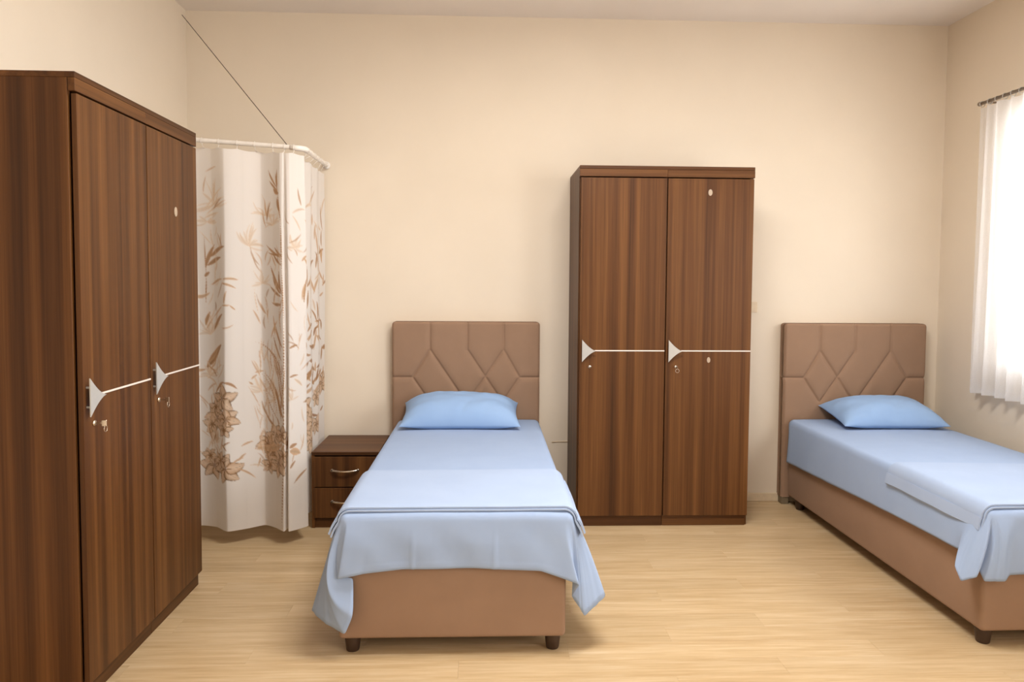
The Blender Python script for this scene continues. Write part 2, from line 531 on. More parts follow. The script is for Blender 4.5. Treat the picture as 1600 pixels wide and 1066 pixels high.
V_ = [.247, .490, .727]; KZ, MZ = .182, .364
SEAMS1 = [((V_[0], 0), (V_[0], KZ)), ((V_[0], KZ), (.475, .52)), ((V_[1], 0), (V_[1], KZ)), ((V_[1], KZ), (.715, .52)),
          ((V_[2], 0), (V_[2], KZ)), ((V_[2], KZ), (.50, .52)), ((V_[2], KZ), (.832, MZ)), ((0, MZ), (.134, MZ)), ((.134, MZ), (.24, .52)),
          ((HBW, MZ), (.832, MZ)), ((.832, MZ), (.73, .52)), ((V_[0], KZ), (.134, MZ)), ((.134, MZ), (0.02, .55)), ((.832, MZ), (.95, .55))][:12]
mir = lambda p: (HBW - p[0], p[1])
SEAMS2 = [(mir(a), mir(b)) for a, b in SEAMS1]

def bed(num, label, seams):
    cx = BEDS[num]
    b = thing('bed', label, 'bed', (cx, BFY, 0), 0, 'single beds with taupe headboards')
    box('base', (-.4495, 0, .066), (.4495, BL, .36), UPH, b, .018, 4, True)['label'] = 'taupe upholstered box base'
    m = box('mattress', (-.432, .016, .36), (.447, BL - .02, .562), TICK, b, .04, 4, True)
    headboard(b, seams)
    for sx in (-1, 1):
        for ly in (.055, BL - .10):
            bm = bmesh.new()
            add_tube(bm, [(sx * .402, ly, 0), (sx * .402, ly, .004), (sx * .402, ly, .060), (sx * .402, ly, .066)], [.024, .0262, .033, .033], 18)
            bm_obj('leg', bm, LEG, b, True)
        box('headboard_foot', (sx * .455 - .024, BL + .02, 0), (sx * .455 + .024, BL + .08, .0505), GLIDE, b, .003)
    return b

bed(1, 'taupe upholstered single bed with quilted headboard beside the nightstand', SEAMS1)
bed(2, 'taupe upholstered single bed with quilted headboard in the window corner', SEAMS2)

def smooth_cols(A, n):
    for _ in range(n):
        B = A.copy(); B[1:-1] = (A[:-2] + 2 * A[1:-1] + A[2:]) / 4; A = B
    return A

def sheet(num, label, x0, x1, ctrl, seed, fold=(-.155, .165)):
    """flat sheet over the mattress: a top and a skirt that falls over both sides and the foot.
    ctrl rows: (q, mid point, hem point), q 0-1 left side head to foot, 1-2 corner, 2-3 foot, 3-4 corner, 4-5 right side"""
    nx, ny, nc = 110, 110, 64
    ztop, r = .577, .034
    y0, y1 = .014, BL - .012
    xs = np.linspace(x0, x1, nx); ys = np.linspace(y0, y1, ny)
    V = []; idx = {}
    def topz(x, y):
        n = noise.noise(Vector((x * 3.1, y * 2.3, seed))) * .0022 + noise.noise(Vector((x * 11, y * 7, seed + 9))) * .0008
        return ztop + n + .004 * (1 - ((x - (x0 + x1) / 2) / ((x1 - x0) / 2)) ** 4)
    for i, x in enumerate(xs):
        for j, yy in enumerate(ys):
            idx[i, j] = len(V); V.append((x, yy, topz(x, yy)))
    Fc = [tuple(f) for f in grid_faces(nx, ny)]
    cols = []                                            # (top vertex index, q, outward direction)
    for j in range(ny - 1, 0, -1): cols.append((idx[0, j], (ny - 1 - j) / (ny - 1), (-1, 0)))
    for k in range(nc + 1):
        t = k / nc; a = math.pi + t * math.pi / 2
        cols.append((idx[0, 0], 1 + t, (math.cos(a), math.sin(a))))
    for i in range(1, nx - 1): cols.append((idx[i, 0], 2 + i / (nx - 1), (0, -1)))
    for k in range(nc + 1):
        t = k / nc; a = 1.5 * math.pi + t * math.pi / 2
        cols.append((idx[nx - 1, 0], 3 + t, (math.cos(a), math.sin(a))))
    for j in range(1, ny): cols.append((idx[nx - 1, j], 4 + j / (ny - 1), (1, 0)))
    Q = np.array([c[1] for c in cols])
    cq = np.array([c[0] for c in ctrl]); cm = np.array([c[1] for c in ctrl]); ch = np.array([c[2] for c in ctrl])
    M = np.stack([np.interp(Q, cq, cm[:, k]) for k in range(3)], 1)
    H = np.stack([np.interp(Q, cq, ch[:, k]) for k in range(3)], 1)
    M = smooth_cols(M, 3); H = smooth_cols(H, 1)
    rows = []
    NR = 22
    for ci, (ti, q, d) in enumerate(cols):
        T = Vector(V[ti]); ids = [ti]
        pts = []
        for a in (1, 2, 3, 4):
            an = a / 4 * math.pi / 2
            pts.append((T.x + d[0] * r * math.sin(an), T.y + d[1] * r * math.sin(an), T.z - r * (1 - math.cos(an))))
        E = np.array(pts[-1]); m = M[ci]; h = H[ci]
        wob = noise.noise(Vector((q * 6.0, seed, 2.0))) * .006 + noise.noise(Vector((q * 17.0, seed, 5.0))) * .003
        for k in range(1, NR + 1):
            t = k / NR
            p = E * ((1 - t) * (1 - 2 * t)) + m * (4 * t * (1 - t)) + h * (t * (2 * t - 1))
            o = wob * t
            if 2 <= q <= 3:                              # ironed-in fold lines and soft ripples on the foot panel
                lx = p[0]
                o = abs(o) * .5 + .0045 * t * math.exp(-((lx - fold[0]) / .006) ** 2) + .0045 * t * math.exp(-((lx - fold[1]) / .006) ** 2)
                o += (noise.noise(Vector((lx * 9 + p[2] * 5, p[2] * 3, seed))) * .006 + .002) * min(1, t * 2)
                o += .0012 * math.exp(-((p[2] - h[2] - .020) / .003) ** 2)
                p = p + np.array((0, 0, 0))
                pts.append((p[0], p[1] - o, p[2])); continue
            pts.append((p[0] + d[0] * abs(o), p[1] + d[1] * abs(o), p[2]))
        # ironed-in fold lines on the foot panel
        for p in pts: ids.append(len(V)); V.append(p)
        rows.append(ids)
    for a, b in zip(rows[:-1], rows[1:]):
        for k in range(len(a) - 1):
            if a[k] == b[k]: Fc.append((a[k], a[k + 1], b[k + 1]))
            else: Fc.append((a[k], a[k + 1], b[k + 1], b[k]))
    o = obj('bed_sheet', V, Fc, SHEET, None, True)
    bm = bmesh.new(); bm.from_mesh(o.data); bmesh.ops.recalc_face_normals(bm, faces=bm.faces); bm.to_mesh(o.data); bm.free()
    so = o.modifiers.new('thickness', 'SOLIDIFY'); so.thickness = .0014; so.offset = 0
    o.location = (BEDS[num], BFY, 0)
    return tag(o, label, 'bed sheet', 'light blue bed sheets')

C1 = [(0, (-.475, 1.93, .44), (-.482, 1.93, .30)), (.6, (-.480, .78, .43), (-.492, .78, .27)), (.9, (-.492, .22, .39), (-.525, .22, .20)),
      (1.0, (-.512, .085, .355), (-.572, .085, .150)), (1.22, (-.503, .030, .335), (-.500, .010, .128)), (1.42, (-.488, -.015, .315), (-.414, -.040, .108)),
      (1.56, (-.486, -.030, .305), (-.383, -.046, .185)), (1.70, (-.450, -.012, .37), (-.386, -.014, .318)), (1.84, (-.452, -.014, .42), (-.446, -.016, .330)),
      (2.0, (-.425, -.030, .45), (-.446, -.028, .324)), (2.14, (-.33, -.027, .455), (-.345, -.027, .342)), (2.3, (-.20, -.024, .457), (-.20, -.024, .357)), (2.6, (.09, -.024, .457), (.09, -.024, .360)),
      (2.85, (.33, -.025, .452), (.345, -.027, .349)), (3.0, (.462, -.028, .435), (.498, -.040, .297)), (3.25, (.474, -.002, .42), (.473, .012, .229)),
      (3.55, (.500, .004, .40), (.524, .004, .150)), (3.9, (.540, .060, .42), (.616, .060, .208)), (4.0, (.538, .085, .42), (.612, .090, .222)),
      (4.12, (.520, .25, .42), (.575, .25, .240)), (4.5, (.492, 1.0, .44), (.502, 1.0, .29)), (5, (.485, 1.93, .45), (.490, 1.93, .30))]
C2 = [(0, (-.464, 1.93, .44), (-.472, 1.93, .300)), (.35, (-.466, 1.28, .45), (-.474, 1.28, .327)), (.6, (-.466, .78, .45), (-.475, .78, .350)), (.93, (-.470, .14, .46), (-.478, .14, .370)),
      (1.0, (-.480, .085, .47), (-.490, .075, .378)), (1.2, (-.506, .045, .44), (-.552, .026, .334)), (1.4, (-.500, .000, .42), (-.545, -.006, .282)),
      (1.6, (-.468, -.040, .43), (-.503, -.040, .312)), (1.75, (-.448, -.012, .43), (-.476, -.012, .330)), (1.9, (-.432, -.034, .43), (-.468, -.034, .292)),
      (2.07, (-.385, -.038, .44), (-.386, -.038, .294)), (2.11, (-.352, -.022, .45), (-.360, -.022, .314)), (2.5, (.02, -.023, .45), (.02, -.023, .322)), (2.9, (.39, -.026, .44), (.40, -.028, .312)),
      (3.2, (.46, -.03, .43), (.50, -.032, .27)), (3.55, (.470, -.004, .42), (.492, .0, .24)), (4.0, (.490, .085, .44), (.520, .085, .33)), (4.3, (.472, .58, .45), (.48, .58, .34)), (5, (.465, 1.93, .45), (.472, 1.93, .31))]
sheet(1, 'light blue sheet draped over the bed beside the nightstand, corners hanging at its foot', -.412, .445, C1, 1.3)
sheet(2, 'light blue sheet draped over the bed in the window corner', -.420, .420, C2, 7.7)

def bedspread(num, label, x0, x1, yhead, hang, flare, skew):
    """folded spread laid across the foot half; two layers that meet in a fold at the head end"""
    bm = bmesh.new()
    ny = 34
    def profile(z, r):
        P = []
        P.append((x0 - r - flare, z - hang)); P.append((x0 - r - flare * .62, z - hang * .72)); P.append((x0 - r - flare * .22, z - hang * .52))
        for k in range(7):
            a = math.pi - k / 6 * math.pi / 2
            P.append((x0 + r * math.cos(a), z - r + r * math.sin(a)))
        for k in range(1, 24): P.append((x0 + (x1 - x0) * k / 24, z))
        for k in range(7):
            a = math.pi / 2 - k / 6 * math.pi / 2
            P.append((x1 + r * math.cos(a), z - r + r * math.sin(a)))
        P.append((x1 + r + flare * .22, z - hang * .52)); P.append((x1 + r + flare * .62, z - hang * .72)); P.append((x1 + r + flare, z - hang))
        return P
    for layer, (zb, th, yf, hg) in enumerate(((.5835, .0060, -.006, 0), (.5930, .0065, .000, .004))):
        lo = profile(zb, .040 + layer * .009); hi = profile(zb + th, .040 + layer * .009 + th)
        n = len(lo); ring = []
        for j in range(ny + 1):
            t = j / ny
            row = []
            for side, P in ((0, lo), (1, hi)):
                for k, (px, pz) in enumerate(P):
                    u = (px - x0) / (x1 - x0)
                    yy = yf + (yhead + skew * u - yf) * t
                    drop = .0035 * max(0, 1 - (yy - yf) / .035) ** 2
                    w = noise.noise(Vector((px * 4, yy * 3, 3.3 + num))) * .002
                    w = w * (1 if k > 9 and k < n - 10 else 2.5)
                    wx = noise.noise(Vector((yy * 6, num * 3.0, pz * 2))) * .007 * (1 if k < 3 or k > n - 4 else 0)
                    row.append(bm.verts.new((px + wx * (-1 if u < .5 else 1), yy, pz - drop + w - layer * hg * 0)))
            ring.append(row)
        for a, b in zip(ring[:-1], ring[1:]):
            for k in range(n - 1):
                bm.faces.new((a[k], a[k + 1], b[k + 1], b[k]))
                bm.faces.new((a[n + k], b[n + k], b[n + k + 1], a[n + k + 1]))
            bm.faces.new((a[0], b[0], b[n], a[n])); bm.faces.new((a[n - 1], a[2 * n - 1], b[2 * n - 1], b[n - 1]))
        for row, fl in ((ring[0], False), (ring[-1], True)):
            for k in range(n - 1):
                f = (row[k], row[n + k], row[n + k + 1], row[k + 1])
                bm.faces.new(f[::-1] if fl else f)
    o = bm_obj('bedspread', bm, SPREAD, None, True)
    try:
        o.data.set_sharp_from_angle(angle=math.radians(50))
    except Exception:
        pass
    o.location = (BEDS[num], BFY, 0)
    return tag(o, label, 'bedspread', 'folded pale blue bedspreads')
bedspread(1, 'folded pale blue spread across the foot of the bed beside the nightstand', -.402, .440, .56, .105, .030, .02)
bedspread(2, 'folded pale blue spread across the foot of the bed in the window corner', -.412, .412, .70, .105, .012, -.06)

def pillow(label, loc, w, d, h, tilt, rz, seed):
    n, m = 72, 52
    V = []
    for s in (1, -1):
        for i in range(n):
            for j in range(m):
                u = -1 + 2 * i / (n - 1); v = -1 + 2 * j / (m - 1)
                # cosine spacing keeps the rim crisp
                u = math.sin(u * math.pi / 2); v = math.sin(v * math.pi / 2)
                x = w / 2 * u * (1 - .055 * (1 - v * v)); yy = d / 2 * v * (1 - .075 * (1 - u * u))
                t = (max(0, 1 - abs(u) ** 3.8) ** .64) * (max(0, 1 - abs(v + .0) ** 2.8) ** .58)
                z = s * h / 2 * t * (1.25 if s > 0 else .55)
                k = min(1, t * 3)
                wr = noise.noise(Vector((u * 2.2, v * 2.8, seed))) * .008 + noise.noise(Vector((u * 6, v * 4.0, seed + 4))) * .0035
                if s > 0: wr += -.006 * math.exp(-((u - .05 - .25 * (v + .7)) / .05) ** 2) * math.exp(-((v + .62) / .3) ** 2)
                z += wr * k * (1 if s > 0 else .3)
                V.append((x, yy, z))
    N = n * m
    Fc = [tuple(f) for f in grid_faces(n, m)] + [tuple(N + a for a in f[::-1]) for f in grid_faces(n, m)]
    me = bpy.data.meshes.new('pillow'); me.from_pydata(V, [], Fc); me.materials.append(PILLOW)
    bm = bmesh.new(); bm.from_mesh(me); bmesh.ops.remove_doubles(bm, verts=bm.verts, dist=2e-4)
    bmesh.ops.recalc_face_normals(bm, faces=bm.faces); bm.to_mesh(me); bm.free()
    me.polygons.foreach_set('use_smooth', [True] * len(me.polygons))
    o = link(bpy.data.objects.new('pillow', me))
    o.rotation_euler = (tilt, 0, rz); o.location = loc
    return tag(o, label, 'pillow', 'blue pillows')
pillow('plump blue pillow leaning on the headboard of the bed beside the nightstand', (-.150, 4.672, .648), .735, .385, .205, .225, .0, 2.0)
pillow('blue pillow leaning on the headboard of the bed in the window corner', (2.545, 4.668, .640), .66, .40, .185, .16, -.02, 6.0)

# ------------------------------------------------------------------ nightstand
def nightstand():
    x0, x1, yf, yb, h = -1.030, -.630, 4.452, YB - .018, .460
    w, d = x1 - x0, yb - yf
    ns = thing('nightstand', 'dark walnut two-drawer nightstand between the flowered curtain and the bed', 'nightstand', (x0, yf, 0))
    box('top', (0, 0, h - .020), (w, d, h), WOOD_H, ns, .0015, 1)
    box('side_panel', (0, .004, 0), (.018, d, h - .020), WOOD_V, ns, .001, 1)
    box('side_panel', (w - .018, .004, 0), (w, d, h - .020), WOOD_V, ns, .001, 1)
    box('back_panel', (.018, d - .008, .03), (w - .018, d, h - .02), WOOD_V, ns)
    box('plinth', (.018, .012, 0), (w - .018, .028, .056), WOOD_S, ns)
    for z0, z1 in ((.250, .432), (.062, .244)):
        dr = box('drawer', (.012, -.002, z0), (w - .012, .36, z1), WOOD_V, ns, .0015, 1)
        hx, hz, n = w / 2, z0 + (z1 - z0) * .56, 12
        bm = bmesh.new()
        pts = [(hx - .078 + .156 * k / n, -.006 - .022 * math.sin(math.pi * k / n) ** .7, hz - .004 * math.sin(math.pi * k / n)) for k in range(n + 1)]
        add_tube(bm, pts, [.0085 - .0030 * math.sin(math.pi * k / n) for k in range(n + 1)], 10)
        for s in (-1, 1): add_tube(bm, [(hx + s * .076, -.001, hz), (hx + s * .076, -.012, hz)], .009, 12)
        bm_obj('handle', bm, CHROME, dr, True)['label'] = 'curved bright metal drawer pull'
    return ns
nightstand()

# ------------------------------------------------------------------ privacy curtain on its rail
RZ = 2.207
rail = thing('curtain_rail', 'white bent pipe rail carrying the flowered curtain', 'curtain rail', (XL, 4.2, 2.26))
def rl(p): return (p[0] - XL, p[1] - 4.2, p[2] - 2.26)
def rail_z(x): return RZ + (x + 1.0) * (2.243 - RZ) / (-.58)
pts = [(XL + .002, 4.2, rail_z(XL))] + [(xx, 4.2, rail_z(xx)) for xx in np.linspace(XL + .1, -1.05, 8)]
for k in range(1, 7):
    a = k / 6 * math.pi / 2
    pts.append((-1.05 + .05 * math.sin(a), 4.25 - .05 * math.cos(a), RZ))
pts += [(-1.0 - .035 * t, 4.25 + (YB - .004 - 4.25) * t, RZ + .022 * t) for t in np.linspace(.1, 1, 8)]
tube('pipe', [rl(p) for p in pts], .0125, PVC, rail, 14)
tube('wall_flange', [rl((-1.035, YB - .022, RZ + .022)), rl((-1.035, YB - .001, RZ + .022))], .024, PVC, rail, 18)
tube('wall_flange', [rl((XL + .001, 4.2, rail_z(XL))), rl((XL + .022, 4.2, rail_z(XL)))], .024, PVC, rail, 18)
tube('elbow', [rl((-1.075, 4.2, rail_z(-1.075)))] + [rl(p) for p in pts[9:15]] + [rl((-1.0015, 4.285, RZ + .001))], .0155, PVC, rail, 14)

X_OF = lambda px: -1.577 + (px - 308) / (475 - 308) * .578
PATH = [(-1.875, 4.20, 222), (-1.82, 4.25, 238), (-1.765, 4.16, 254), (-1.70, 4.26, 272), (-1.645, 4.19, 288),
        (X_OF(300), 4.265, 300), (X_OF(327), 4.235, 327), (X_OF(351), 4.155, 351), (X_OF(378), 4.205, 378), (X_OF(402), 4.265, 402), (X_OF(424), 4.215, 424),
        (X_OF(442.5), 4.150, 442), (X_OF(445.5), 4.205, 446), (X_OF(450.5), 4.150, 450.5), (X_OF(464), 4.195, 464), (X_OF(474), 4.250, 474),
        (-1.052, 4.34, 480), (-1.070, 4.44, 485), (-1.048, 4.53, 490), (-1.068, 4.63, 495), (-1.048, 4.72, 500), (-1.066, 4.82, 505), (-1.052, 4.93, 510)]
def catmull(P, n):
    P = np.array(P, float); out = []
    for i in range(len(P) - 1):
        p0, p1, p2, p3 = P[max(i - 1, 0)], P[i], P[i + 1], P[min(i + 2, len(P) - 1)]
        for t in np.linspace(0, 1, n, endpoint=False):
            c = .5 * (2 * p1 + (p2 - p0) * t + (2 * p0 - 5 * p1 + 4 * p2 - p3) * t * t + (3 * p1 - p0 - 3 * p2 + p3) * t ** 3)
            out.append(.55 * c + .45 * (p1 + (p2 - p1) * t))
    out.append(P[-1]); return np.array(out)

def flowered_curtain():
    dense = catmull(PATH, 60)
    seg = np.hypot(np.diff(dense[:, 0]), np.diff(dense[:, 1])); s = np.concatenate([[0], np.cumsum(seg)])
    NC = 470; NRW = 430
    S = np.linspace(0, s[-1], NC)
    bx, by, bp = (np.interp(S, s, dense[:, k]) for k in range(3))
    # line of the rail, towards which the folds flatten at the top
    isret = bp > 474
    tx = np.where(isret, bx * .7 + .3 * (-1.02), bx); ty = np.where(isret, by, 4.2 + (by - 4.2) * .62)
    slit = (bp > 438) & (bp < 455)
    ty = np.where(slit, 4.175 + (ty - 4.175) * .12, ty)
    zt = np.where(isret, RZ - .030, np.array([rail_z(x) for x in bx]) - .032)
    zb = .083
    hooks = np.abs(((S / .118) % 1) - .5) * 2                # sag of the top hem between the clips
    zt = zt - .007 * (1 - (1 - hooks) ** 2)
    T = np.linspace(0, 1, NRW)
    X = tx[:, None] + (bx - tx)[:, None] * (T[None, :] ** .7)
    Yc = ty[:, None] + (by - ty)[:, None] * (T[None, :] ** .7)
    Zc = zt[:, None] + (zb - zt)[:, None] * T[None, :]
    X = X + .004 * np.sin(T[None, :] * 7 + S[:, None] * 9)
    # ---- print
    base = np.array([.90, .85, .80])
    colr = np.broadcast_to(base, (NC, NRW, 3)).copy()
    SS = np.broadcast_to(S[:, None], (NC, NRW)); ZZ = Zc
    p_s = lambda px: float(np.interp(px, bp, S))
    p_z = lambda py: 2.2 - (py - 233.5) / 593.3 * 2.12
    DK, MD, TN, LT = np.array([.30, .15, .06]), np.array([.47, .26, .12]), np.array([.64, .42, .25]), np.array([.77, .61, .46])
    def blob(c0, sel, m, vein):
        a, b, c, d = sel
        sub = colr[a:b, c:d]
        sub[:] = sub * (1 - m[..., None]) + (c0 * vein[..., None]) * m[..., None]
    def window_of(s0, s1, z0, z1):
        a = max(0, int(np.searchsorted(S, s0)) - 1); b = min(NC, int(np.searchsorted(S, s1)) + 1)
        if a >= b: return None
        zc = ZZ[(a + b) // 2]
        k = np.where((zc > z0) & (zc < z1))[0]
        if len(k) < 1: return None
        return a, b, k[0], k[-1] + 1
    def leaf(p0, p1, w, col, bend=.12, op=.9, taper=.9, petal=False):
        p0 = np.array(p0); p1 = np.array(p1); dv = p1 - p0; L = np.hypot(*dv) + 1e-9
        mid = (p0 + p1) / 2 + bend * np.array([-dv[1], dv[0]])
        ts = np.linspace(0, 1, 22)
        P = np.outer((1 - ts) ** 2, p0) + np.outer(2 * ts * (1 - ts), mid) + np.outer(ts ** 2, p1)
        W = w * np.sin(np.pi * np.clip(ts ** taper, 0, 1)) ** .8 + .0008
        lo = P.min(0) - w - .006; hi = P.max(0) + w + .006
        sel = window_of(lo[0], hi[0], lo[1], hi[1])
        if sel is None: return
        a, b, c, d = sel
        ds = SS[a:b, c:d, None] - P[:, 0]; dz = ZZ[a:b, c:d, None] - P[:, 1]
        dist = np.hypot(ds, dz); k = dist.argmin(2)
        dmin = np.take_along_axis(dist, k[..., None], 2)[..., 0]
        ww = W[k]
        m = np.clip((ww - dmin) / .0035 + .5, 0, 1) * op
        vein = 1 + .35 * (dmin / (ww + 1e-6)) - .15
        if petal:
            r_ = dmin / (ww + 1e-6)
            k_ = np.clip(1.25 - 1.1 * r_, 0, 1)[..., None]
            cc = np.where((r_ > .80)[..., None], col * .62, col * (1 - k_) + np.array([.80, .60, .43]) * k_)
            cc = cc * (1 - .45 * np.exp(-(dmin / .0016) ** 2))[..., None]
            sub = colr[a:b, c:d]; sub[:] = sub * (1 - m[..., None]) + cc * m[..., None]
            return
        blob(col, sel, m, np.clip(vein, .75, 1.25))
    def stem(pl, w, col, op=.9):
        for a, b in zip(pl[:-1], pl[1:]):
            leaf(a, b, w, col, 0, op, .01)
            leaf(a, b, w, col, 0, op, 1)
    def flower(c, R, col, n=6, rot=0., op=.92, squash=.8):
        c = np.array(c)
        for k in range(n):
            a = rot + 2 * math.pi * k / n
            tip = c + R * np.array([math.cos(a), math.sin(a) * squash])
            leaf(c + .08 * (tip - c), tip, R * rng.uniform(.26, .36), col * (1.1 if k % 2 else .8), rng.uniform(-.2, .3), op, .58, True)
        for k in range(7):
            a = rot + .4 + 2 * math.pi * k / 7
            leaf(c, c + R * .35 * np.array([math.cos(a), math.sin(a)]), .0028, DK, .1, .9)
    rng = random.Random(11)
    Pp = lambda x, y: (p_s(x), p_z(y))
    def L(x0, y0, x1, y1, w, col, bend=.12, op=.9): leaf(Pp(x0, y0), Pp(x1, y1), w, col, bend, op)
    rng = random.Random(11)
    # faded background sprays
    for (x, y, n, R) in ((330, 318, 13, .15), (318, 345, 8, .11), (410, 335, 9, .12), (404, 440, 10, .09), (385, 382, 14, .13), (425, 350, 10, .12), (460, 385, 10, .09),
                         (320, 520, 12, .13), (318, 585, 12, .14), (400, 610, 8, .12), (330, 690, 14, .13), (425, 620, 12, .14), (455, 620, 6, .08)):
        for k in range(n):
            a = rng.uniform(-.3, 3.4); r = R * rng.uniform(.5, 1.1); c = Pp(x, y)
            leaf(c, (c[0] + r * math.cos(a) * .8, c[1] + r * math.sin(a)), rng.uniform(.004, .009), LT, rng.uniform(-.3, .3), .55)
    # left panel
    for a in ((318, 268, 336, 261), (313, 300, 318, 275)): L(*a, .004, TN, .1, .7)
    for a in ((312, 330, 350, 292), (318, 328, 352, 308), (316, 335, 345, 318), (313, 340, 340, 332)): L(*a, .006, LT, .15, .8)
    stem([Pp(312, 470), Pp(314, 430), Pp(312, 370)], .004, MD)
    for a in ((313, 416, 330, 380, .012), (320, 400, 351, 383, .012), (316, 413, 343, 400, .012), (311, 430, 320, 423, .009), (322, 443, 346, 433, .007), (346, 434, 371, 435, .006), (344, 440, 367, 448, .006),
              (327, 512, 346, 487, .012), (311, 506, 320, 484, .01)): L(*a, MD if a[4] > .008 else TN)
    stem([Pp(312, 512), Pp(326, 492), Pp(346, 474), Pp(358, 474), Pp(366, 481)], .004, TN); L(349, 472, 353, 452, .006, TN)
    L(312, 573, 344, 534, .022, MD, .08); L(313, 575, 341, 540, .003, DK, .08)
    for a in ((336, 604, 350, 593), (348, 594, 368, 604), (330, 612, 346, 598)): L(*a, .007, MD, .25)
    flower(Pp(345, 618), .105, MD, 5, .4); flower(Pp(332, 650), .100, TN * .9, 6, .1); flower(Pp(352, 652), .085, MD, 6, .7); flower(Pp(322, 662), .07, TN, 5, .3)
    for a in ((328, 672, 330, 690), (334, 672, 333, 690), (345, 694, 358, 686), (343, 690, 352, 700)): L(*a, .004, MD)
    flower(Pp(326, 727), .105, MD, 6, 1.9); flower(Pp(349, 728), .110, MD, 6, 1.3); flower(Pp(340, 716), .07, DK * 1.2, 6, .2)
    for a in ((360, 720, 375, 712), (365, 728, 390, 748), (368, 716, 378, 706)): L(*a, .005, TN)
    # tall stem and leaves in the middle panel
    stem([Pp(438, 822), Pp(440, 720), Pp(441, 600), Pp(442.6, 500), Pp(441, 420), Pp(440, 345), Pp(434, 300), Pp(430, 272)], .0055, MD)
    for a in ((432, 292, 416, 265, .006), (433, 296, 418, 281, .006), (434, 290, 433, 264, .006), (436, 302, 426, 294, .013), (438, 330, 433, 308, .009), (414, 338, 409, 310, .005), (413, 345, 420, 314, .006), (411, 352, 405, 325, .004),
              (441, 400, 412, 380, .007), (438, 395, 416, 392, .006), (442, 398, 428, 384, .007), (441, 412, 424, 392, .007), (440, 452, 420, 412, .009), (439, 456, 424, 430, .009), (439, 460, 419, 444, .008), (440, 456, 436, 420, .008), (439, 472, 422, 470, .008),
              (430, 520, 424, 490, .005), (426, 520, 427, 500, .005), (413, 494, 415, 478, .004), (419, 525, 432, 496, .005), (440, 540, 428, 505, .007), (438, 560, 423, 520, .006)): L(*a, MD if a[4] > .0055 else TN)
    for a in ((440, 592, 394, 532, .0065, -.25), (438, 600, 416, 545, .005, -.1), (436, 610, 424, 540, .005, .05), (440, 620, 432, 545, .005, .05), (434, 640, 410, 585, .005, -.2), (432, 645, 403, 580, .006, -.25),
              (428, 650, 396, 577, .004, -.2), (437, 640, 444, 560, .006, .05), (440, 650, 428, 615, .010, .1), (436, 655, 420, 600, .007, -.1), (434, 660, 405, 590, .004, .25), (426, 668, 406, 647, .007, .1), (442, 640, 430, 590, .006, 0)):
        L(a[0], a[1], a[2], a[3], a[4], MD, a[5])
    for a in ((389, 598, 384, 594), (387, 590, 394, 584), (392, 580, 404, 578), (372, 694, 388, 688), (396, 715, 392, 730), (398, 720, 404, 732)): L(*a, .005, TN)
    flower(Pp(408, 694), .075, MD, 6, .2); flower(Pp(424, 678), .085, TN * .9, 6, .9); flower(Pp(437, 676), .075, DK * 1.35, 5, 1.5); flower(Pp(418, 706), .075, MD, 6, .5); flower(Pp(430, 722), .105, MD, 7, .1); flower(Pp(412, 728), .065, TN, 6, .7); flower(Pp(440, 708), .07, TN * .9, 5, .3)
    L(438, 690, 388, 700, .02, TN, .15, .8)
    # fine grasses and buds filling in around the flowers
    for (x0, x1, y0, y1, n, up) in ((312, 350, 560, 720, 46, 0), (396, 441, 540, 700, 60, 1), (398, 440, 400, 520, 26, 1), (312, 348, 300, 520, 22, 0), (452, 474, 300, 720, 26, 0), (400, 440, 690, 740, 18, 0)):
        for k in range(n):
            c = Pp(rng.uniform(x0, x1), rng.uniform(y0, y1)); a = rng.uniform(.9, 2.3) if up else rng.uniform(.1, 3.0); r = rng.uniform(.04, .15)
            leaf(c, (c[0] + r * math.cos(a) * .7, c[1] + r * math.sin(a)), rng.uniform(.0028, .006), rng.choice((MD, TN, TN, LT, LT)), rng.uniform(-.3, .3), rng.uniform(.5, .85))
    flower(Pp(330, 634), .06, MD, 6, .6); flower(Pp(348, 668), .06, MD, 5, .2); flower(Pp(318, 712), .06, TN, 6, .9); flower(Pp(446, 690), .05, MD, 5, .4)
    # narrow panel next to the corner
    for a in ((451, 540, 462, 535, .006, MD), (451, 585, 463, 582, .005, MD), (458, 588, 468, 600, .008, LT), (452, 700, 466, 706, .02, TN), (452, 695, 462, 690, .01, MD), (453, 728, 460, 716, .006, MD), (458, 752, 474, 732, .006, MD),
              (470, 400, 476, 420, .008, TN), (468, 405, 474, 396, .007, TN), (470, 470, 474, 430, .008, MD), (468, 465, 471, 440, .006, TN), (472, 340, 478, 365, .006, TN)): L(*a)
    # stretch running back to the wall: long grasses above, dense flowers below
    for k in range(46):
        px = rng.uniform(477, 509); z = rng.uniform(1.25, 1.95); c = (p_s(px), z); a = rng.uniform(.2, 2.9); r = rng.uniform(.07, .17)
        leaf(c, (c[0] + r * math.cos(a), c[1] + r * math.sin(a)), rng.uniform(.006, .012), rng.choice((MD, TN, TN, LT)), rng.uniform(-.3, .3), .85)
    for px in (483, 493, 502): stem([(p_s(px), .5), (p_s(px + 1), 1.0), (p_s(px - 1), 1.5), (p_s(px + 1), 1.8)], .005, MD)
    for k in range(90):
        px = rng.uniform(477, 509); z = rng.uniform(.62, 1.25); c = (p_s(px), z); a = rng.uniform(-.5, 3.6); r = rng.uniform(.06, .15)
        leaf(c, (c[0] + r * math.cos(a), c[1] + r * math.sin(a)), rng.uniform(.007, .014), rng.choice((MD, TN, DK * 1.3, MD)), rng.uniform(-.3, .3), .88)
    for k in range(10):
        flower((p_s(rng.uniform(478, 508)), rng.uniform(.45, .85)), rng.uniform(.07, .11), rng.choice((MD, TN * .9)), 6, rng.uniform(0, 2))
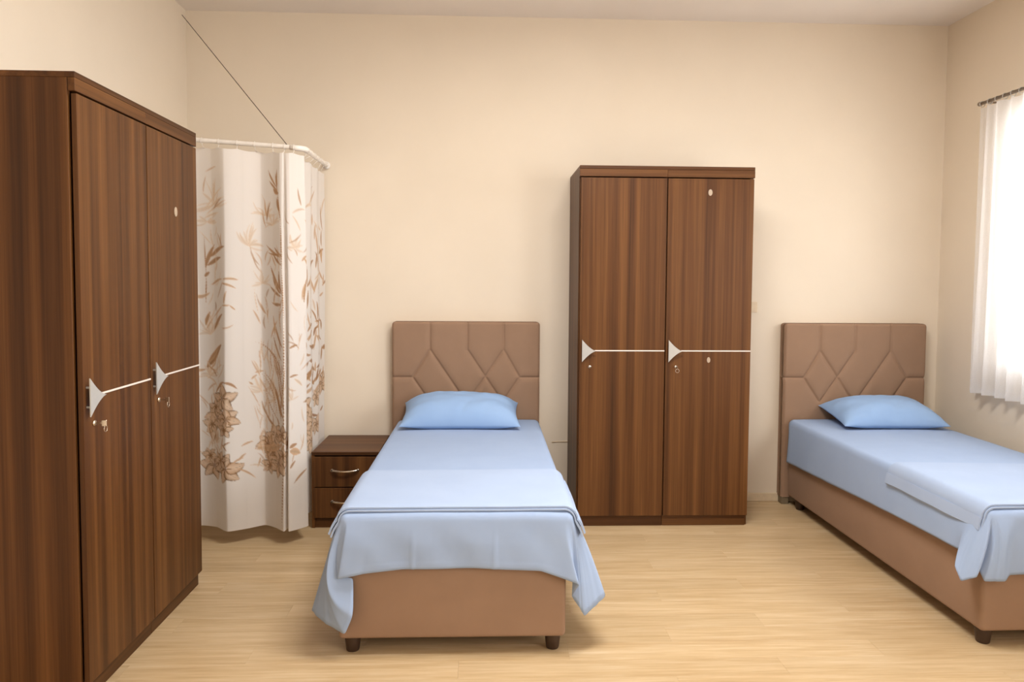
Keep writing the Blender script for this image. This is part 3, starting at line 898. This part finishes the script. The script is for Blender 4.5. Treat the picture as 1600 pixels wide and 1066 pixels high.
    # folds hidden behind the wardrobe
    for k in range(40):
        px = rng.uniform(224, 300); z = rng.uniform(.5, 1.7); c = (p_s(px), z); a = rng.uniform(0, 3.1); r = rng.uniform(.07, .16)
        leaf(c, (c[0] + r * math.cos(a), c[1] + r * math.sin(a)), rng.uniform(.006, .012), rng.choice((MD, TN)), rng.uniform(-.3, .3), .85)
    V = np.stack([X, Yc, Zc], -1).reshape(-1, 3)
    me = bpy.data.meshes.new('flowered_curtain')
    me.from_pydata(V.tolist(), [], grid_faces(NC, NRW)); me.materials.append(PRINT)
    me.polygons.foreach_set('use_smooth', [True] * len(me.polygons))
    ca = me.color_attributes.new('print', 'FLOAT_COLOR', 'POINT')
    rgba = np.ones((NC * NRW, 4), np.float32); rgba[:, :3] = np.clip(colr, 0, 1).reshape(-1, 3)
    ca.data.foreach_set('color', rgba.ravel())
    o = link(bpy.data.objects.new('flowered_curtain', me))
    tag(o, 'cream curtain printed with brown flowers and grasses, hanging from the white rail', 'curtain')
    # clips on the rail
    q = .059
    while q < S[-1]:
        x, yv, p = (float(np.interp(q, S, a)) for a in (tx, ty, bp))
        if p <= 474: c = (x, 4.2, rail_z(x)); nrm = (1, 0, 0)
        elif yv > YB - .03: break
        else: c = (-1.0 - .035 * max(0, (yv - 4.25)) / .71, yv, RZ + .022 * max(0, (yv - 4.25)) / .71); nrm = (0, 1, 0)
        bm = bmesh.new()
        n = 16
        ring = [(c[0] + (0 if nrm[0] else .0165 * math.cos(t)), c[1] + (.0165 * math.cos(t) if nrm[0] else 0), c[2] - .002 + .0165 * math.sin(t)) for t in np.linspace(-.5 * math.pi, 1.5 * math.pi, n + 1)]
        add_tube(bm, [rl(p_) for p_ in ring], .0016, 6)
        zz = float(np.interp(q, S, zt))
        add_tube(bm, [rl((c[0], c[1], c[2] - .017)), rl((x, yv, zz - .006))], .0016, 6)
        bm_obj('hook', bm, PVC, rail, True)
        q += .118
flowered_curtain()

tag(tube('stay_wire', [(XL + .001, 4.905, 3.152), (-1.092, 4.2, rail_z(-1.092) + .012)], .0022, WIRE, None, 8),
    'thin dark wire running from the left wall down to the white curtain rail', 'wire')

# ------------------------------------------------------------------ window curtain
CRX = XR - .085; CRZ = 2.575
rod = thing('curtain_rod', 'thin metal curtain rod with rings above the sheer white curtain', 'curtain rod', (CRX, 3.2, CRZ))
tube('rod', [(0, 1.285, 0), (0, -1.40, 0)], .0095, BROD, rod, 14)
tube('finial', [(0, 1.275, 0), (0, 1.283, 0), (0, 1.290, 0), (0, 1.30, 0)], [.010, .0135, .0135, .008], BROD, rod, 14)
for by_ in (1.24, -1.36): tube('bracket', [(.0845, by_, 0), (.0, by_, 0)], .006, BROD, rod, 10)
yy = 1.262
while yy > -1.36:
    torus('ring', (0, yy, -.006), (0, 1, 0), .0165, .0022, STEEL, rod, 16, 6); yy -= .066

def sheer():
    y0, y1 = 4.468, 1.86
    NC, NRW = 420, 40
    V = []
    for i in range(NC):
        t = i / (NC - 1); yv = y0 + (y1 - y0) * t
        ph = (y0 - yv) / .105 * 2 * math.pi + .9 * math.sin((y0 - yv) * 5.3)
        for j in range(NRW):
            q = j / (NRW - 1)
            a = .016 + .018 * q
            x = CRX - .004 + a * math.sin(ph + .3 * q) + .007 * math.sin(ph * .37 + 1 + q)
            z = CRZ - .024 + (.825 - (CRZ - .024)) * q
            if j == 0: z -= .006 * (1 - math.cos((y0 - yv) / .066 * 2 * math.pi)) / 2
            V.append((x, yv + .012 * math.cos(ph) + .018 * q * (1 - t * 2), z))
    o = obj('sheer_curtain', V, grid_faces(NC, NRW), SHEER, None, True)
    hem = []
    for i in range(NC):
        a = V[i * NRW + NRW - 1]
        hem += [(a[0] - .001, a[1], a[2] + .035), (a[0] - .001, a[1], a[2])]
    obj('hem', hem, grid_faces(NC, 2), SHEER, o, True)
    tag(o, 'sheer white gathered curtain glowing with daylight over the window', 'curtain')
sheer()

# ------------------------------------------------------------------ small wall fittings
so = thing('wall_socket', 'small cream socket plate on the back wall at the wardrobe edge', 'socket', (1.790, YB, 1.322))
box('plate', (-.037, -.010, -.036), (.037, 0, .036), CREAM, so, .003)
box('insert', (-.026, -.013, -.026), (.026, -.009, .026), CREAM, so, .002)
tag(tube('wall_cable', [(.452, YB - .003, .408), (.49, YB - .0032, .411), (.60, YB - .0032, .411), (.72, YB - .0032, .411)], .003, CREAM, None, 8),
    'thin beige cable running along the back wall to behind the wardrobe', 'cable')
